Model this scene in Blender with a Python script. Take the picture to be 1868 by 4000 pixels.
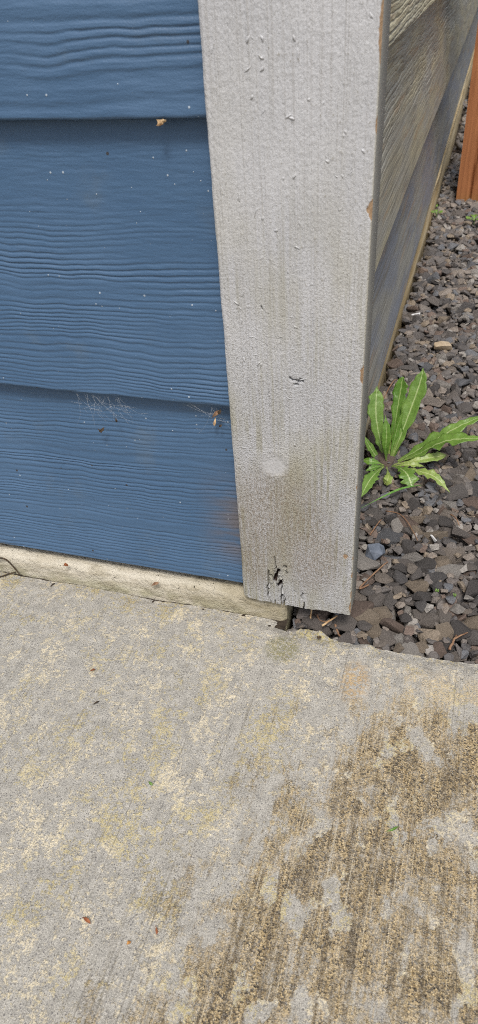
import bpy, bmesh, math, random
import numpy as np
from mathutils import Vector, Matrix, Euler

for o in list(bpy.data.objects):
    bpy.data.objects.remove(o, do_unlink=True)
SC = bpy.context.scene
COL = SC.collection

# ------------------------------------------------------------------ camera
CAM = np.array([0.049898, -0.394712, 0.425060])
RC = np.array([[0.957345, 0.282603, -0.060209],
               [0.131550, -0.611816, -0.779985],
               [-0.257263, 0.738794, -0.622895]])       # rows: right, down, forward
FPX = 2762.9
cd = bpy.data.cameras.new('camera'); cam = bpy.data.objects.new('camera', cd); COL.objects.link(cam)
M = Matrix(((RC[0, 0], -RC[1, 0], -RC[2, 0], CAM[0]), (RC[0, 1], -RC[1, 1], -RC[2, 1], CAM[1]),
            (RC[0, 2], -RC[1, 2], -RC[2, 2], CAM[2]), (0, 0, 0, 1)))
cam.matrix_world = M
cd.sensor_fit = 'VERTICAL'; cd.sensor_height = 36; cd.lens = 36 * FPX / 4000
cd.clip_start = 0.01; cd.clip_end = 500
cd.dof.use_dof = True; cd.dof.focus_distance = 0.57; cd.dof.aperture_fstop = 15
SC.camera = cam

# ------------------------------------------------------------------ sky, sun, exposure
SUN_EL, SUN_ROT = math.radians(60), math.atan2(0.20, -0.80)
w = bpy.data.worlds.new('World'); SC.world = w; w.use_nodes = True
nt = w.node_tree
sky = nt.nodes.new('ShaderNodeTexSky'); sky.sky_type = 'NISHITA'; sky.sun_disc = False
sky.sun_elevation = SUN_EL; sky.sun_rotation = SUN_ROT
sky.air_density = 1.2; sky.dust_density = 4.0; sky.ozone_density = 1.0
hs = nt.nodes.new('ShaderNodeHueSaturation'); hs.inputs['Saturation'].default_value = 0.32
nt.links.new(sky.outputs[0], hs.inputs['Color'])
nt.links.new(hs.outputs[0], nt.nodes['Background'].inputs[0])
nt.nodes['Background'].inputs[1].default_value = 0.105
sl = bpy.data.lights.new('sun', 'SUN'); sl.energy = 2.2; sl.angle = math.radians(13); sl.color = (1.0, 0.95, 0.87)
so = bpy.data.objects.new('sun', sl); COL.objects.link(so)
sd = Vector((math.cos(SUN_EL) * math.sin(SUN_ROT), math.cos(SUN_EL) * math.cos(SUN_ROT), math.sin(SUN_EL)))
so.rotation_euler = sd.to_track_quat('Z', 'Y').to_euler(); so.location = (-1, -2, 3)
vs = SC.view_settings
vs.view_transform = 'Standard'; vs.look = 'None'; vs.gamma = 1.0; vs.use_curve_mapping = False; vs.exposure = 0.46
SC.cycles.filter_width = 1.0
SC.cycles.use_denoising = False

# ------------------------------------------------------------------ helpers
def at(u, v, ax, val):
    """point of the place seen at photo pixel (u, v), on the plane axis = val"""
    d = RC.T @ np.array([(u - 934) / FPX, (v - 2000) / FPX, 1.0])
    return Vector((CAM + (val - CAM[ax]) / d[ax] * d).tolist())

def hsh(ix, iy, seed):
    n = (ix.astype(np.int64) * 374761393 + iy.astype(np.int64) * 668265263 + seed * 974634541) & 0xffffffff
    n = ((n ^ (n >> 13)) * 1274126177) & 0xffffffff
    n = (n ^ (n >> 16)) & 0xffffffff
    return n / 4294967295.0

def vn(x, y, seed=0):
    x, y = np.broadcast_arrays(np.asarray(x, float), np.asarray(y, float))
    ix, iy = np.floor(x), np.floor(y); fx, fy = x - ix, y - iy
    fx = fx * fx * (3 - 2 * fx); fy = fy * fy * (3 - 2 * fy)
    a = hsh(ix, iy, seed); b = hsh(ix + 1, iy, seed); c = hsh(ix, iy + 1, seed); d = hsh(ix + 1, iy + 1, seed)
    return (a + (b - a) * fx) * (1 - fy) + (c + (d - c) * fx) * fy

def fbm(x, y, seed=0, octv=4, g=0.5):
    s = 0; amp = 1; t = 0
    for k in range(octv):
        s = s + amp * vn(np.asarray(x) * 2 ** k, np.asarray(y) * 2 ** k, seed + 17 * k); t += amp; amp *= g
    return s / t

def sm(a, b, x):
    t = np.clip((x - a) / (b - a), 0, 1); return t * t * (3 - 2 * t)

def link(name, me, parent=None, mat=None):
    o = bpy.data.objects.new(name, me); COL.objects.link(o)
    if parent is not None: o.parent = parent
    if mat is not None: me.materials.clear(); me.materials.append(mat)
    return o

def mesh_np(name, V, F, smooth=True):
    """V (n,3), F list of arrays with equal sized faces"""
    me = bpy.data.meshes.new(name)
    V = np.asarray(V, np.float32)
    Fs = [np.asarray(f, np.int32) for f in (F if isinstance(F, list) else [F])]
    lv = np.concatenate([f.ravel() for f in Fs]); sz = np.concatenate([np.full(len(f), f.shape[1]) for f in Fs])
    st = np.concatenate([[0], np.cumsum(sz)[:-1]])
    me.vertices.add(len(V)); me.vertices.foreach_set('co', V.ravel())
    me.loops.add(len(lv)); me.loops.foreach_set('vertex_index', lv.astype(np.int32))
    me.polygons.add(len(sz)); me.polygons.foreach_set('loop_start', st.astype(np.int32))
    me.update(calc_edges=True); me.validate()
    me.polygons.foreach_set('use_smooth', np.full(len(me.polygons), smooth))
    return me

def fattr(me, name, arr):
    a = me.attributes.new(name, 'FLOAT', 'POINT'); a.data.foreach_set('value', np.asarray(arr, np.float32).ravel())

def gfaces(nu, nv, off=0, flip=False):
    i = np.arange(nu - 1)[:, None]; j = np.arange(nv - 1)[None, :]
    a = (i * nv + j).ravel() + off
    q = np.stack([a, a + nv, a + nv + 1, a + 1], 1)
    return q[:, ::-1] if flip else q

def solid_grid(name, P, back, flip=False, smooth=True):
    """sheet P (nu,nv,3) closed behind by a copy of its outline moved to back(P)"""
    nu, nv, _ = P.shape
    F = [gfaces(nu, nv, 0, flip)]
    ring = np.concatenate([np.arange(nv), np.arange(1, nu) * nv + nv - 1, (nu - 1) * nv + np.arange(nv - 2, -1, -1), np.arange(nu - 2, 0, -1) * nv])
    B = back(P.reshape(-1, 3)[ring].copy())
    n0 = nu * nv; m = len(ring)
    # duplicate rim so the edge shades sharply
    R0 = P.reshape(-1, 3)[ring]
    V = np.concatenate([P.reshape(-1, 3), R0, B, B.mean(0)[None]])
    k = np.arange(m); k2 = (k + 1) % m
    q = np.stack([n0 + k, n0 + k2, n0 + m + k2, n0 + m + k], 1)
    F.append(q if not flip else q[:, ::-1])
    t = np.stack([n0 + m + k, n0 + m + k2, np.full(m, n0 + 2 * m)], 1)
    F.append(t if not flip else t[:, ::-1])
    return mesh_np(name, V, F, smooth), n0

def tag(o, label, cat, group=None):
    o['label'] = label; o['category'] = cat
    if group: o['group'] = group
    return o

def empty(name, loc=(0, 0, 0)):
    o = bpy.data.objects.new(name, None); COL.objects.link(o); o.location = loc; o.empty_display_size = 0.02
    return o

# ------------------------------------------------------------------ material helpers
class NT:
    def __init__(s, name):
        s.m = bpy.data.materials.new(name); s.m.use_nodes = True; s.t = s.m.node_tree
        s.b = s.t.nodes['Principled BSDF']
    def n(s, typ, **kw):
        x = s.t.nodes.new('ShaderNode' + typ)
        for k, v in kw.items(): setattr(x, k, v)
        return x
    def l(s, a, b): s.t.links.new(a, b)
    def pos(s, scale=(1, 1, 1), loc=(0, 0, 0), out='Object'):
        c = s.n('TexCoord'); mp = s.n('Mapping'); mp.inputs['Scale'].default_value = scale; mp.inputs['Location'].default_value = loc
        s.l(c.outputs[out], mp.inputs[0]); return mp.outputs[0]
    def noise(s, vec, scale, detail=3, rough=.55, dist=0.0):
        x = s.n('TexNoise'); x.inputs['Scale'].default_value = scale; x.inputs['Detail'].default_value = detail
        x.inputs['Roughness'].default_value = rough; x.inputs['Distortion'].default_value = dist
        s.l(vec, x.inputs['Vector']); return x.outputs['Fac']
    def vor(s, vec, scale, feature='F1', rnd=1.0):
        x = s.n('TexVoronoi', feature=feature); x.inputs['Scale'].default_value = scale; x.inputs['Randomness'].default_value = rnd
        s.l(vec, x.inputs['Vector']); return x
    def math(s, op, a, b=None, clamp=False):
        x = s.n('Math', operation=op); x.use_clamp = clamp
        for i, q in enumerate((a, b)):
            if q is None: continue
            if isinstance(q, (int, float)): x.inputs[i].default_value = q
            else: s.l(q, x.inputs[i])
        return x.outputs[0]
    def step(s, v, a, b, lo=0.0, hi=1.0):
        x = s.n('MapRange', interpolation_type='SMOOTHSTEP'); s.l(v, x.inputs[0])
        x.inputs[1].default_value = a; x.inputs[2].default_value = b; x.inputs[3].default_value = lo; x.inputs[4].default_value = hi
        return x.outputs[0]
    def mix(s, f, a, b, mode='MIX'):
        x = s.n('Mix', data_type='RGBA', blend_type=mode)
        for i, q in ((0, f), (6, a), (7, b)):
            if isinstance(q, (int, float)): x.inputs[i].default_value = q
            elif isinstance(q, tuple): x.inputs[i].default_value = q + (1,) if len(q) == 3 else q
            else: s.l(q, x.inputs[i])
        return x.outputs[2]
    def attr(s, name):
        x = s.n('Attribute'); x.attribute_name = name; return x
    def xyz(s, vec):
        x = s.n('SeparateXYZ'); s.l(vec, x.inputs[0]); return x.outputs
    def bump(s, h, strength=.5, dist=.001, prev=None):
        x = s.n('Bump'); x.inputs['Strength'].default_value = strength; x.inputs['Distance'].default_value = dist
        s.l(h, x.inputs['Height'])
        if prev is not None: s.l(prev, x.inputs['Normal'])
        return x.outputs[0]
    def done(s, col, rough=.6, normal=None, spec=.4):
        if isinstance(col, tuple): s.b.inputs['Base Color'].default_value = col + (1,)
        else: s.l(col, s.b.inputs['Base Color'])
        if isinstance(rough, (int, float)): s.b.inputs['Roughness'].default_value = rough
        else: s.l(rough, s.b.inputs['Roughness'])
        s.b.inputs['Specular IOR Level'].default_value = spec
        if normal is not None: s.l(normal, s.b.inputs['Normal'])
        return s.m

# ---- blue paint on the front siding
def mat_blue():
    N = NT('blue_paint'); P = N.pos()
    big = N.noise(P, 9, 3); fine = N.noise(P, 900, 2); strk = N.noise(N.pos((6, 6, 90)), 1.0, 4)
    c = N.mix(N.step(big, .35, .7), (.045, .096, .180), (.058, .116, .210))
    c = N.mix(N.step(strk, .35, .75), c, (.049, .103, .190))
    c = N.mix(N.math('MULTIPLY', N.step(N.noise(P, 22, 4), .58, .8), .35), c, (.105, .135, .165))
    x, y, z = N.xyz(P)
    # tannin stain that has run out from behind the corner board
    sx = N.step(x, -.132, -.088); sz = N.math('MULTIPLY', N.step(z, .018, .055), N.step(z, .135, .075))
    st = N.math('MULTIPLY', N.math('MULTIPLY', sx, sz), N.step(N.noise(N.pos((30, 30, 120)), 1, 4), .25, .6))
    c = N.mix(N.math('MULTIPLY', st, .65), c, (.135, .095, .065))
    # specks of pale overspray and grit, stuck on
    v = N.vor(P, 250)
    sc_ = N.n('SeparateColor'); N.l(v.outputs['Color'], sc_.inputs[0])
    sp = N.math('MULTIPLY', N.step(N.math('SUBTRACT', v.outputs['Distance'], N.math('MULTIPLY', N.math('POWER', sc_.outputs[1], 2.0), .16)), .05, .0), N.math('GREATER_THAN', sc_.outputs[0], .76))
    c = N.mix(N.math('MULTIPLY', sp, .6), c, (.46, .52, .58))
    v2 = N.vor(N.pos((1, 1, 1), (.37, .2, .11)), 70); s2 = N.n('SeparateColor'); N.l(v2.outputs['Color'], s2.inputs[0])
    sp2 = N.math('MULTIPLY', N.step(v2.outputs['Distance'], .09, .06), N.math('GREATER_THAN', s2.outputs[0], .86))
    c = N.mix(sp2, c, (.03, .03, .035))
    nb = N.bump(fine, .35, .0005); nb = N.bump(N.noise(N.pos((80, 80, 500)), 1, 3), .35, .0006, nb); nb = N.bump(sp, .6, .0006, nb)
    return N.done(c, N.step(big, .3, .7, .42, .56), nb, .5)

# ---- weathered painted siding on the side wall
def mat_side():
    N = NT('weathered_paint'); P = N.pos()
    x, y, z = N.xyz(P)
    big = N.noise(N.pos((3, 5, 30)), 1, 4); st = N.noise(N.pos((10, 8, 420)), 1, 4)
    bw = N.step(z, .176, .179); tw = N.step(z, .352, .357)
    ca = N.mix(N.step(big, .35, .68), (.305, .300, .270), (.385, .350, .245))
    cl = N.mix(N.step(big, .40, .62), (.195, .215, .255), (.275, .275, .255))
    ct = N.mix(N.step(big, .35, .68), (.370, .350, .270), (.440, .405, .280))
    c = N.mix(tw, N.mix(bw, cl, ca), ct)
    c = N.mix(N.math('MULTIPLY', N.step(st, .46, .66), .75), c, (.150, .140, .115))
    br = N.math('MULTIPLY', N.step(N.noise(N.pos((3, 5, 90)), 1, 4), .56, .72), .6)
    c = N.mix(br, c, (.30, .205, .12))
    nb = N.bump(N.noise(P, 700, 3), .3, .0005); nb = N.bump(N.noise(N.pos((20, 30, 700)), 1, 3), .5, .0008, nb)
    return N.done(c, .5, nb, .5)

# ---- grey corner board
def mat_board():
    N = NT('grey_trim_paint'); P = N.pos(); x, y, z = N.xyz(P)
    low = N.step(z, .42, .05)
    strk = N.noise(N.pos((420, 420, 14)), 1, 4, .6); blot = N.noise(N.pos((30, 30, 14)), 1, 4)
    spk = N.noise(P, 820, 3, .65)
    c = N.mix(N.step(N.noise(P, 14, 3), .35, .7), (.415, .420, .442), (.465, .468, .488))
    fg = N.noise(N.pos((760, 760, 9), (.4, 0, 0)), 1, 3, .6)
    c = N.mix(N.math('MULTIPLY', N.step(fg, .50, .68), .40), c, (.285, .275, .265))
    sp0 = N.noise(N.pos((1, 1, .6), (.1, 0, .4)), 620, 2, .6)
    c = N.mix(N.math('MULTIPLY', N.step(sp0, .64, .72), .6), c, (.22, .205, .17))
    # olive algae film, streaky, thicker downwards
    a = N.math('MULTIPLY', N.step(strk, .38, .66), N.step(blot, .36, .66))
    c = N.mix(N.math('MULTIPLY', a, N.math('MULTIPLY', low, .85)), c, (.250, .235, .150))
    a2 = N.math('MULTIPLY', N.step(N.noise(N.pos((22, 22, 9), (.3, 0, .9)), 1, 3), .45, .7), N.step(z, .45, .08))
    c = N.mix(N.math('MULTIPLY', a2, .85), c, (.325, .308, .228))
    # brown rot bleeding through near the foot
    d1 = N.math('POWER', N.math('MULTIPLY', N.math('ADD', x, .058), 21), 2.0); d2 = N.math('POWER', N.math('MULTIPLY', N.math('SUBTRACT', z, .088), 17), 2.0)
    d3 = N.math('POWER', N.math('MULTIPLY', N.math('ADD', x, .032), 36), 2.0); d4 = N.math('POWER', N.math('MULTIPLY', N.math('SUBTRACT', z, .058), 22), 2.0)
    d5 = N.math('POWER', N.math('MULTIPLY', N.math('ADD', x, .078), 70), 2.0); d6 = N.math('POWER', N.math('MULTIPLY', N.math('SUBTRACT', z, .045), 26), 2.0)
    m1 = N.step(N.math('ADD', d1, d2), 1.2, .1); m2 = N.step(N.math('ADD', d3, d4), 1.2, .1); m3 = N.step(N.math('ADD', d5, d6), 1.2, .1)
    mm = N.math('MAXIMUM', N.math('MAXIMUM', m1, m2), m3)
    rb = N.math('MULTIPLY', mm, N.math('ADD', N.math('MULTIPLY', N.step(N.noise(N.pos((900, 900, 260)), 1, 4, .7), .42, .60), .75), .22))
    c = N.mix(N.math('MULTIPLY', rb, .72), c, (.190, .148, .105))
    # dirt specks in the paint skin
    ds = N.math('MULTIPLY', N.step(spk, .55, .67), N.math('MULTIPLY', N.step(z, .40, .04), .85))
    c = N.mix(ds, c, (.13, .11, .075))
    # filled and touched up nail hole: smoother, cleaner paint
    p1 = N.math('POWER', N.math('ADD', x, .0585), 2.0); p2 = N.math('POWER', N.math('SUBTRACT', z, .1395), 2.0)
    pr = N.math('ADD', N.math('SQRT', N.math('ADD', p1, p2)), N.math('MULTIPLY', N.noise(P, 160, 4, .7), .008))
    pt = N.step(pr, .0165, .0085)
    c = N.mix(N.math('MULTIPLY', pt, .9), c, (.42, .42, .432))
    c = N.mix(N.math('MULTIPLY', N.step(x, -.0012, -.0002), .7), c, (.40, .39, .335))
    wood = N.attr('bare').outputs['Fac']
    wc = N.mix(N.noise(N.pos((600, 600, 40)), 1, 4), (.22, .135, .075), (.40, .28, .18))
    c = N.mix(N.step(wood, .3, .6), c, wc)
    rot = N.attr('rot').outputs['Fac']
    c = N.mix(N.step(rot, .25, .6), c, N.mix(N.noise(P, 500, 3), (.016, .010, .008), (.06, .032, .022)))
    inv = N.math('SUBTRACT', 1.0, pt)
    nb = N.bump(N.math('MULTIPLY', spk, N.math('MULTIPLY', inv, N.step(z, .36, .06, .10, 1.0))), .9, .0016); nb = N.bump(N.math('MULTIPLY', N.noise(N.pos((1.6, 1.6, .7)), 260, 2), inv), .22, .0012, nb); nb = N.bump(N.noise(N.pos((760, 760, 9), (.4, 0, 0)), 1, 3, .6), .6, .0009, nb); nb = N.bump(sp0, .5, .0012, nb)
    return N.done(c, .55, nb, .4)

# ---- foundation concrete
def mat_found():
    N = NT('foundation_concrete'); P = N.pos(); x, y, z = N.xyz(P)
    c = N.mix(N.step(N.noise(P, 35, 4), .35, .7), (.50, .455, .375), (.41, .37, .29))
    top = N.math('MULTIPLY', N.step(N.noise(N.pos((40, 200, 200)), 1, 4), .42, .6), .6)
    c = N.mix(top, c, (.60, .56, .48))
    al = N.math('MULTIPLY', N.step(z, -.008, -.022), N.step(N.noise(P, 60, 4), .35, .6))
    c = N.mix(N.math('MULTIPLY', al, .40), c, (.23, .23, .11))
    rt = N.math('MULTIPLY', N.step(x, -.19, -.07), N.step(N.noise(P, 45, 3), .2, .6))
    c = N.mix(N.math('MULTIPLY', rt, .55), c, (.25, .21, .115))
    c = N.mix(N.step(N.noise(P, 420, 2), .66, .74), c, (.08, .07, .05))
    nb = N.bump(N.noise(P, 320, 5, .7), .9, .003); nb = N.bump(N.noise(P, 70, 3), .6, .005, nb)
    return N.done(c, .9, nb, .2)

# ---- broomed slab
def mat_slab():
    N = NT('broomed_concrete'); P = N.pos(); x, y, z = N.xyz(P)
    speck = N.noise(P, 760, 3, .65); mid = N.noise(P, 120, 4, .6)
    c = N.mix(N.step(mid, .3, .72), (.275, .263, .240), (.380, .362, .328))
    # grains of dark sand
    v = N.vor(P, 520); vc = N.n('SeparateColor'); N.l(v.outputs['Color'], vc.inputs[0])
    dot = N.math('MULTIPLY', N.step(v.outputs['Distance'], .34, .20), N.math('GREATER_THAN', vc.outputs[0], .42))
    c = N.mix(N.math('MULTIPLY', dot, .8), c, (.115, .11, .115))
    c = N.mix(N.math('MULTIPLY', N.step(speck, .56, .66), .35), c, (.55, .53, .50))
    # cream and yellow lichen / worn paste
    ln = N.noise(P, 30, 4, .6, .5); ln2 = N.noise(N.pos((1, 1, 1), (.7, .3, 0)), 290, 4, .72); ln3 = N.noise(N.pos((1, .6, 1), (.2, .9, 0)), 85, 4, .65)
    lsum = N.math('ADD', N.math('MULTIPLY', ln, .30), N.math('ADD', N.math('MULTIPLY', ln2, .52), N.math('MULTIPLY', ln3, .36)))
    lm = N.step(lsum, .592, .650)
    ly = N.step(N.noise(P, 24, 4), .44, .60)
    lc = N.mix(ly, (.610, .530, .375), (.450, .375, .175))
    c = N.mix(N.math('MULTIPLY', N.math('MULTIPLY', lm, N.step(speck, .34, .58)), .85), c, lc)
    # weathered, sand exposed brown field, streaked along the broom marks
    fld = N.math('ADD', N.math('MULTIPLY', x, 4.2), N.math('MULTIPLY', y, -1.7))
    strk = N.noise(N.pos((420, 10, 1)), 1, 4, .7)
    blob = N.noise(P, 24, 4, .6, .4)
    cov = N.math('ADD', N.math('MULTIPLY', strk, .55), N.math('ADD', N.math('MULTIPLY', blob, .75), N.math('MULTIPLY', ln2, .45)))
    near = N.step(N.math('ADD', y, N.math('MULTIPLY', N.math('SUBTRACT', blob, .5), .08)), -.028, -.085)
    dens = N.math('MINIMUM', N.math('MULTIPLY', fld, near), .36)
    pale = N.math('MULTIPLY', N.step(N.math('ADD', N.math('ADD', cov, N.math('MINIMUM', N.math('MULTIPLY', fld, 1.6), .5)), N.math('MULTIPLY', N.math('SUBTRACT', ln3, .5), .9)), 1.14, 1.34), N.step(y, -.012, -.035))
    isl0 = N.math('SUBTRACT', 1.0, N.step(N.math('ADD', N.noise(N.pos((1.3, .7, 1), (.11, .42, 0)), 46, 3, .5, .3), N.math('MULTIPLY', N.math('SUBTRACT', ln2, .5), .35)), .555, .60))
    pale = N.math('MULTIPLY', pale, isl0)
    c = N.mix(N.math('MULTIPLY', N.math('MULTIPLY', pale, N.step(speck, .38, .60)), .8), c, (.47, .375, .235))
    fm = N.step(N.math('ADD', N.math('ADD', cov, dens), N.math('MULTIPLY', N.math('SUBTRACT', ln3, .5), .75)), .93, 1.36)
    # paler islands of intact paste
    iv = N.noise(N.pos((1.3, .7, 1), (.11, .42, 0)), 46, 3, .5, .3)
    isl = N.step(N.math('ADD', iv, N.math('MULTIPLY', N.math('SUBTRACT', ln2, .5), .35)), .555, .60)
    fm = N.math('MULTIPLY', fm, N.math('SUBTRACT', 1.0, N.math('MULTIPLY', isl, .95)))
    g = N.vor(P, 980); gc = N.n('SeparateColor'); N.l(g.outputs['Color'], gc.inputs[0])
    sand = N.mix(gc.outputs[1], (.210, .145, .066), (.560, .430, .240))
    sand = N.mix(N.step(gc.outputs[0], .66, .8), sand, (.055, .042, .028))
    drk = N.math('MULTIPLY', N.step(N.noise(N.pos((220, 14, 1), (2, 1, 0)), 1, 5, .7), .42, .64), .85)
    sand = N.mix(N.math('MULTIPLY', drk, N.step(y, -.05, -.16, .45, 1.0)), sand, (.078, .058, .036))
    lin = N.math('MULTIPLY', N.step(N.noise(N.pos((800, 8, 1), (5, 1, 0)), 1, 2, .6), .60, .68), .6)
    sand = N.mix(lin, sand, (.55, .48, .35))
    c = N.mix(N.math('MULTIPLY', fm, N.step(speck, .18, .48)), c, sand)
    pep = N.noise(P, 1700, 2, .6)
    c = N.mix(N.math('MULTIPLY', N.step(pep, .53, .66), .7), c, (.10, .09, .08))
    c = N.mix(N.math('MULTIPLY', N.step(pep, .46, .30), .40), c, (.66, .62, .55))
    # rusty patch and a little moss by the broken corner
    def spot(cx, cy, k, ky, a, b):
        p = N.math('ADD', N.math('POWER', N.math('MULTIPLY', N.math('SUBTRACT', x, cx), k), 2.0), N.math('POWER', N.math('MULTIPLY', N.math('SUBTRACT', y, cy), ky), 2.0))
        return N.step(N.math('ADD', p, N.math('MULTIPLY', N.math('SUBTRACT', ln2, .5), 1.6)), a, b)
    c = N.mix(N.math('MULTIPLY', N.math('MULTIPLY', spot(.012, -.045, 62, 36, .9, .1), N.step(ln2, .44, .56)), .8), c, (.40, .275, .14))
    c = N.mix(N.math('MULTIPLY', N.math('MULTIPLY', spot(-.050, -.026, 60, 60, 1.1, .2), N.step(speck, .40, .56)), .75), c, (.155, .145, .06))
    c = N.mix(N.math('MULTIPLY', N.math('MULTIPLY', spot(-.028, -.004, 45, 110, 1.0, .2), N.step(ln2, .42, .56)), .8), c, (.43, .37, .18))
    # hairline broom marks
    br = N.noise(N.pos((640, 6, 1)), 1, 3, .6)
    brm = N.math('MULTIPLY', N.step(br, .55, .68), N.step(N.noise(P, 12, 2), .38, .58))
    c = N.mix(N.math('MULTIPLY', brm, .45), c, (.12, .105, .08))
    h = N.math('ADD', N.math('MULTIPLY', speck, .6), N.math('MULTIPLY', br, .5))
    nb = N.bump(h, .8, .0018)
    nb = N.bump(N.math('MULTIPLY', g.outputs['Distance'], fm), .8, .0010, nb)
    nb = N.bump(N.math('ADD', mid, lm), .35, .0015, nb)
    return N.done(c, .88, nb, .25)

def mat_stone():
    N = NT('crushed_rock'); P = N.pos(); r = N.attr('rnd').outputs['Fac']
    ramp = N.n('ValToRGB'); ramp.color_ramp.interpolation = 'CONSTANT'
    cols = [(.165, .152, .148), (.235, .208, .190), (.122, .120, .126), (.320, .275, .240), (.185, .164, .155), (.205, .150, .125),
            (.090, .086, .088), (.160, .172, .195), (.330, .268, .205), (.172, .160, .156), (.195, .175, .164), (.420, .395, .370)]
    cols = [tuple(.86 * q for q in c_) for c_ in cols]
    el = ramp.color_ramp.elements
    el[0].color = cols[0] + (1,); el[1].position = 1 / 12; el[1].color = cols[1] + (1,)
    for i in range(2, 12):
        e = el.new(i / 12); e.color = cols[i] + (1,)
    N.l(r, ramp.inputs[0])
    c = N.mix(N.math('MULTIPLY', N.noise(P, 260, 4), .55), ramp.outputs[0], (.095, .078, .070))
    c = N.mix(N.math('MULTIPLY', N.step(N.noise(P, 90, 4), .58, .72), .5), c, (.25, .195, .145))
    nb = N.bump(N.noise(P, 420, 5, .65), .8, .003)
    return N.done(c, N.step(N.noise(P, 60, 2), .35, .7, .5, .85), nb, .35)

def mat_soil():
    N = NT('dark_soil'); P = N.pos()
    c = N.mix(N.noise(P, 120, 5), (.022, .017, .013), (.065, .050, .038))
    return N.done(c, .95, N.bump(N.noise(P, 200, 5), .8, .006), .2)

def mat_simple(name, a, b, scale=(60, 60, 60), rough=.7, bumpd=.0008, spec=.3):
    N = NT(name); v = N.pos(scale); f = N.noise(v, 1, 4)
    return N.done(N.mix(N.step(f, .3, .7), a, b), rough, N.bump(f, .5, bumpd), spec)

def mat_leaf(name, a, b, rib):
    N = NT(name); v = N.attr('across').outputs['Fac']; P = N.pos()
    f = N.noise(P, 60, 3)
    c = N.mix(N.step(f, .2, .8), a, b)
    m = N.step(v, .12, .03)
    c = N.mix(N.math('MULTIPLY', m, .75), c, rib)
    tp = N.attr('along').outputs['Fac']
    c = N.mix(N.math('MULTIPLY', N.step(tp, .30, .0), .6), c, (.22, .25, .09))
    nb = N.bump(N.noise(P, 200, 2), .35, .002)
    s = N.done(c, .42, nb, .45)
    N.b.inputs['Transmission Weight'].default_value = 0
    N.b.inputs['Subsurface Weight'].default_value = .15; N.b.inputs['Subsurface Radius'].default_value = (.002, .004, .001)
    return s

def mat_post():
    N = NT('stained_cedar'); P = N.pos()
    f = N.noise(N.pos((90, 90, 4)), 1, 5, .6, .8); k = N.noise(N.pos((14, 14, 2.2)), 1, 3)
    c = N.mix(N.step(f, .3, .7), (.22, .082, .032), (.38, .155, .062))
    c = N.mix(N.math('MULTIPLY', N.step(k, .5, .7), .6), c, (.25, .10, .035))
    x, y, z = N.xyz(P)
    c = N.mix(N.math('MULTIPLY', N.step(z, .05, .0), .75), c, (.22, .12, .035))
    return N.done(c, .6, N.bump(f, .5, .002), .35)

MB, MS, MC, MF, ML, MR, MSOIL = mat_blue(), mat_side(), mat_board(), mat_found(), mat_slab(), mat_stone(), mat_soil()
MPOST = mat_post()
MSILL = mat_simple('sill_wood', (.34, .25, .125), (.47, .40, .27), (120, 5, 120), .75)
MSHEATH = mat_simple('sheathing', (.10, .085, .06), (.16, .13, .09))
MDRY = mat_simple('dry_plant_bit', (.30, .18, .09), (.50, .36, .21), (300, 300, 300), .7)
MRED = mat_simple('rust_brown_leaf', (.14, .045, .018), (.26, .09, .035), (300, 300, 300), .6)
MDARK = mat_simple('dark_plant_bit', (.025, .018, .012), (.075, .05, .03), (400, 400, 400), .8)
MTWIG = mat_simple('twig_bark', (.14, .075, .045), (.27, .165, .10), (300, 300, 300), .75)
MWHITE = mat_simple('chalk_white', (.72, .72, .74), (.82, .82, .82), (200, 200, 200), .5)
MTAN = mat_simple('tan_stone', (.36, .28, .19), (.46, .37, .27), (120, 120, 120), .75, .003)
MBLUES = mat_simple('slate_blue_stone', (.085, .10, .13), (.14, .16, .20), (120, 120, 120), .6, .003)
MWEB = mat_simple('spider_silk', (.62, .64, .66), (.72, .72, .72), rough=.4)
MLEAF = mat_leaf('weed_leaf', (.085, .165, .025), (.145, .245, .048), (.36, .43, .20))
MLEAF2 = mat_leaf('weed_leaf_dark', (.065, .150, .018), (.120, .225, .035), (.30, .38, .15))
MLEAF3 = mat_leaf('weed_leaf_pale', (.15, .23, .045), (.24, .30, .085), (.42, .45, .22))
MGRASS = mat_simple('grass_green', (.06, .16, .02), (.12, .25, .05), (200, 200, 200), .5)

# ------------------------------------------------------------------ ground sheet
me = bpy.data.meshes.new('ground')
bm = bmesh.new()
g = [bm.verts.new(p) for p in ((-60, -60, -.075), (60, -60, -.075), (60, 60, -.075), (-60, 60, -.075))]
bm.faces.new(g); bm.to_mesh(me); bm.free()
ground = link('ground', me, None, MSOIL); ground['kind'] = 'structure'

# ------------------------------------------------------------------ slab, with its worn and broken back edge
SZ = -0.024
ex = np.array([-1.2, -.34, -.3114, -.2294, -.1329, -.105, -.098, -.0835, -.072, -.0638, -.0585, -.0536, -.0465, -.0425, -.0395, -.031, -.0224, -.0175, -.0126, -.004, .03, .1023, 1.2])
ey = np.array([.0025, .0030, .0028, .0028, .0026, .0028, .0028, .0030, .0030, .0025, -.0005, -.0045, -.0042, -.0015, .0030, .0028, .0014, -.0015, -.0049, -.0057, -.0055, -.0050, -.0040])
xs = np.unique(np.concatenate([np.linspace(-1.2, -.42, 20), np.arange(-.42, .2, .0016), np.linspace(.2, 1.2, 26)]))
tt = np.concatenate([np.arange(0, .05, .0012), np.arange(.05, .40, .004), np.linspace(.40, 1.6, 16)])
lw = np.where(xs < -.062, .5, 1.0)
edge = np.interp(xs, ex, ey) + ((fbm(xs * 130, 0, 5, 4) - .5) * .0034 * sm(-.42, -.38, xs) + (vn(xs * 30, .5, 8) - .5) * .003) * lw
edge = np.where(xs < -.06, np.clip(edge + .0008, .0022, .0042), edge)
X = xs[:, None] + 0 * tt[None]; Y = edge[:, None] - tt[None]
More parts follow.
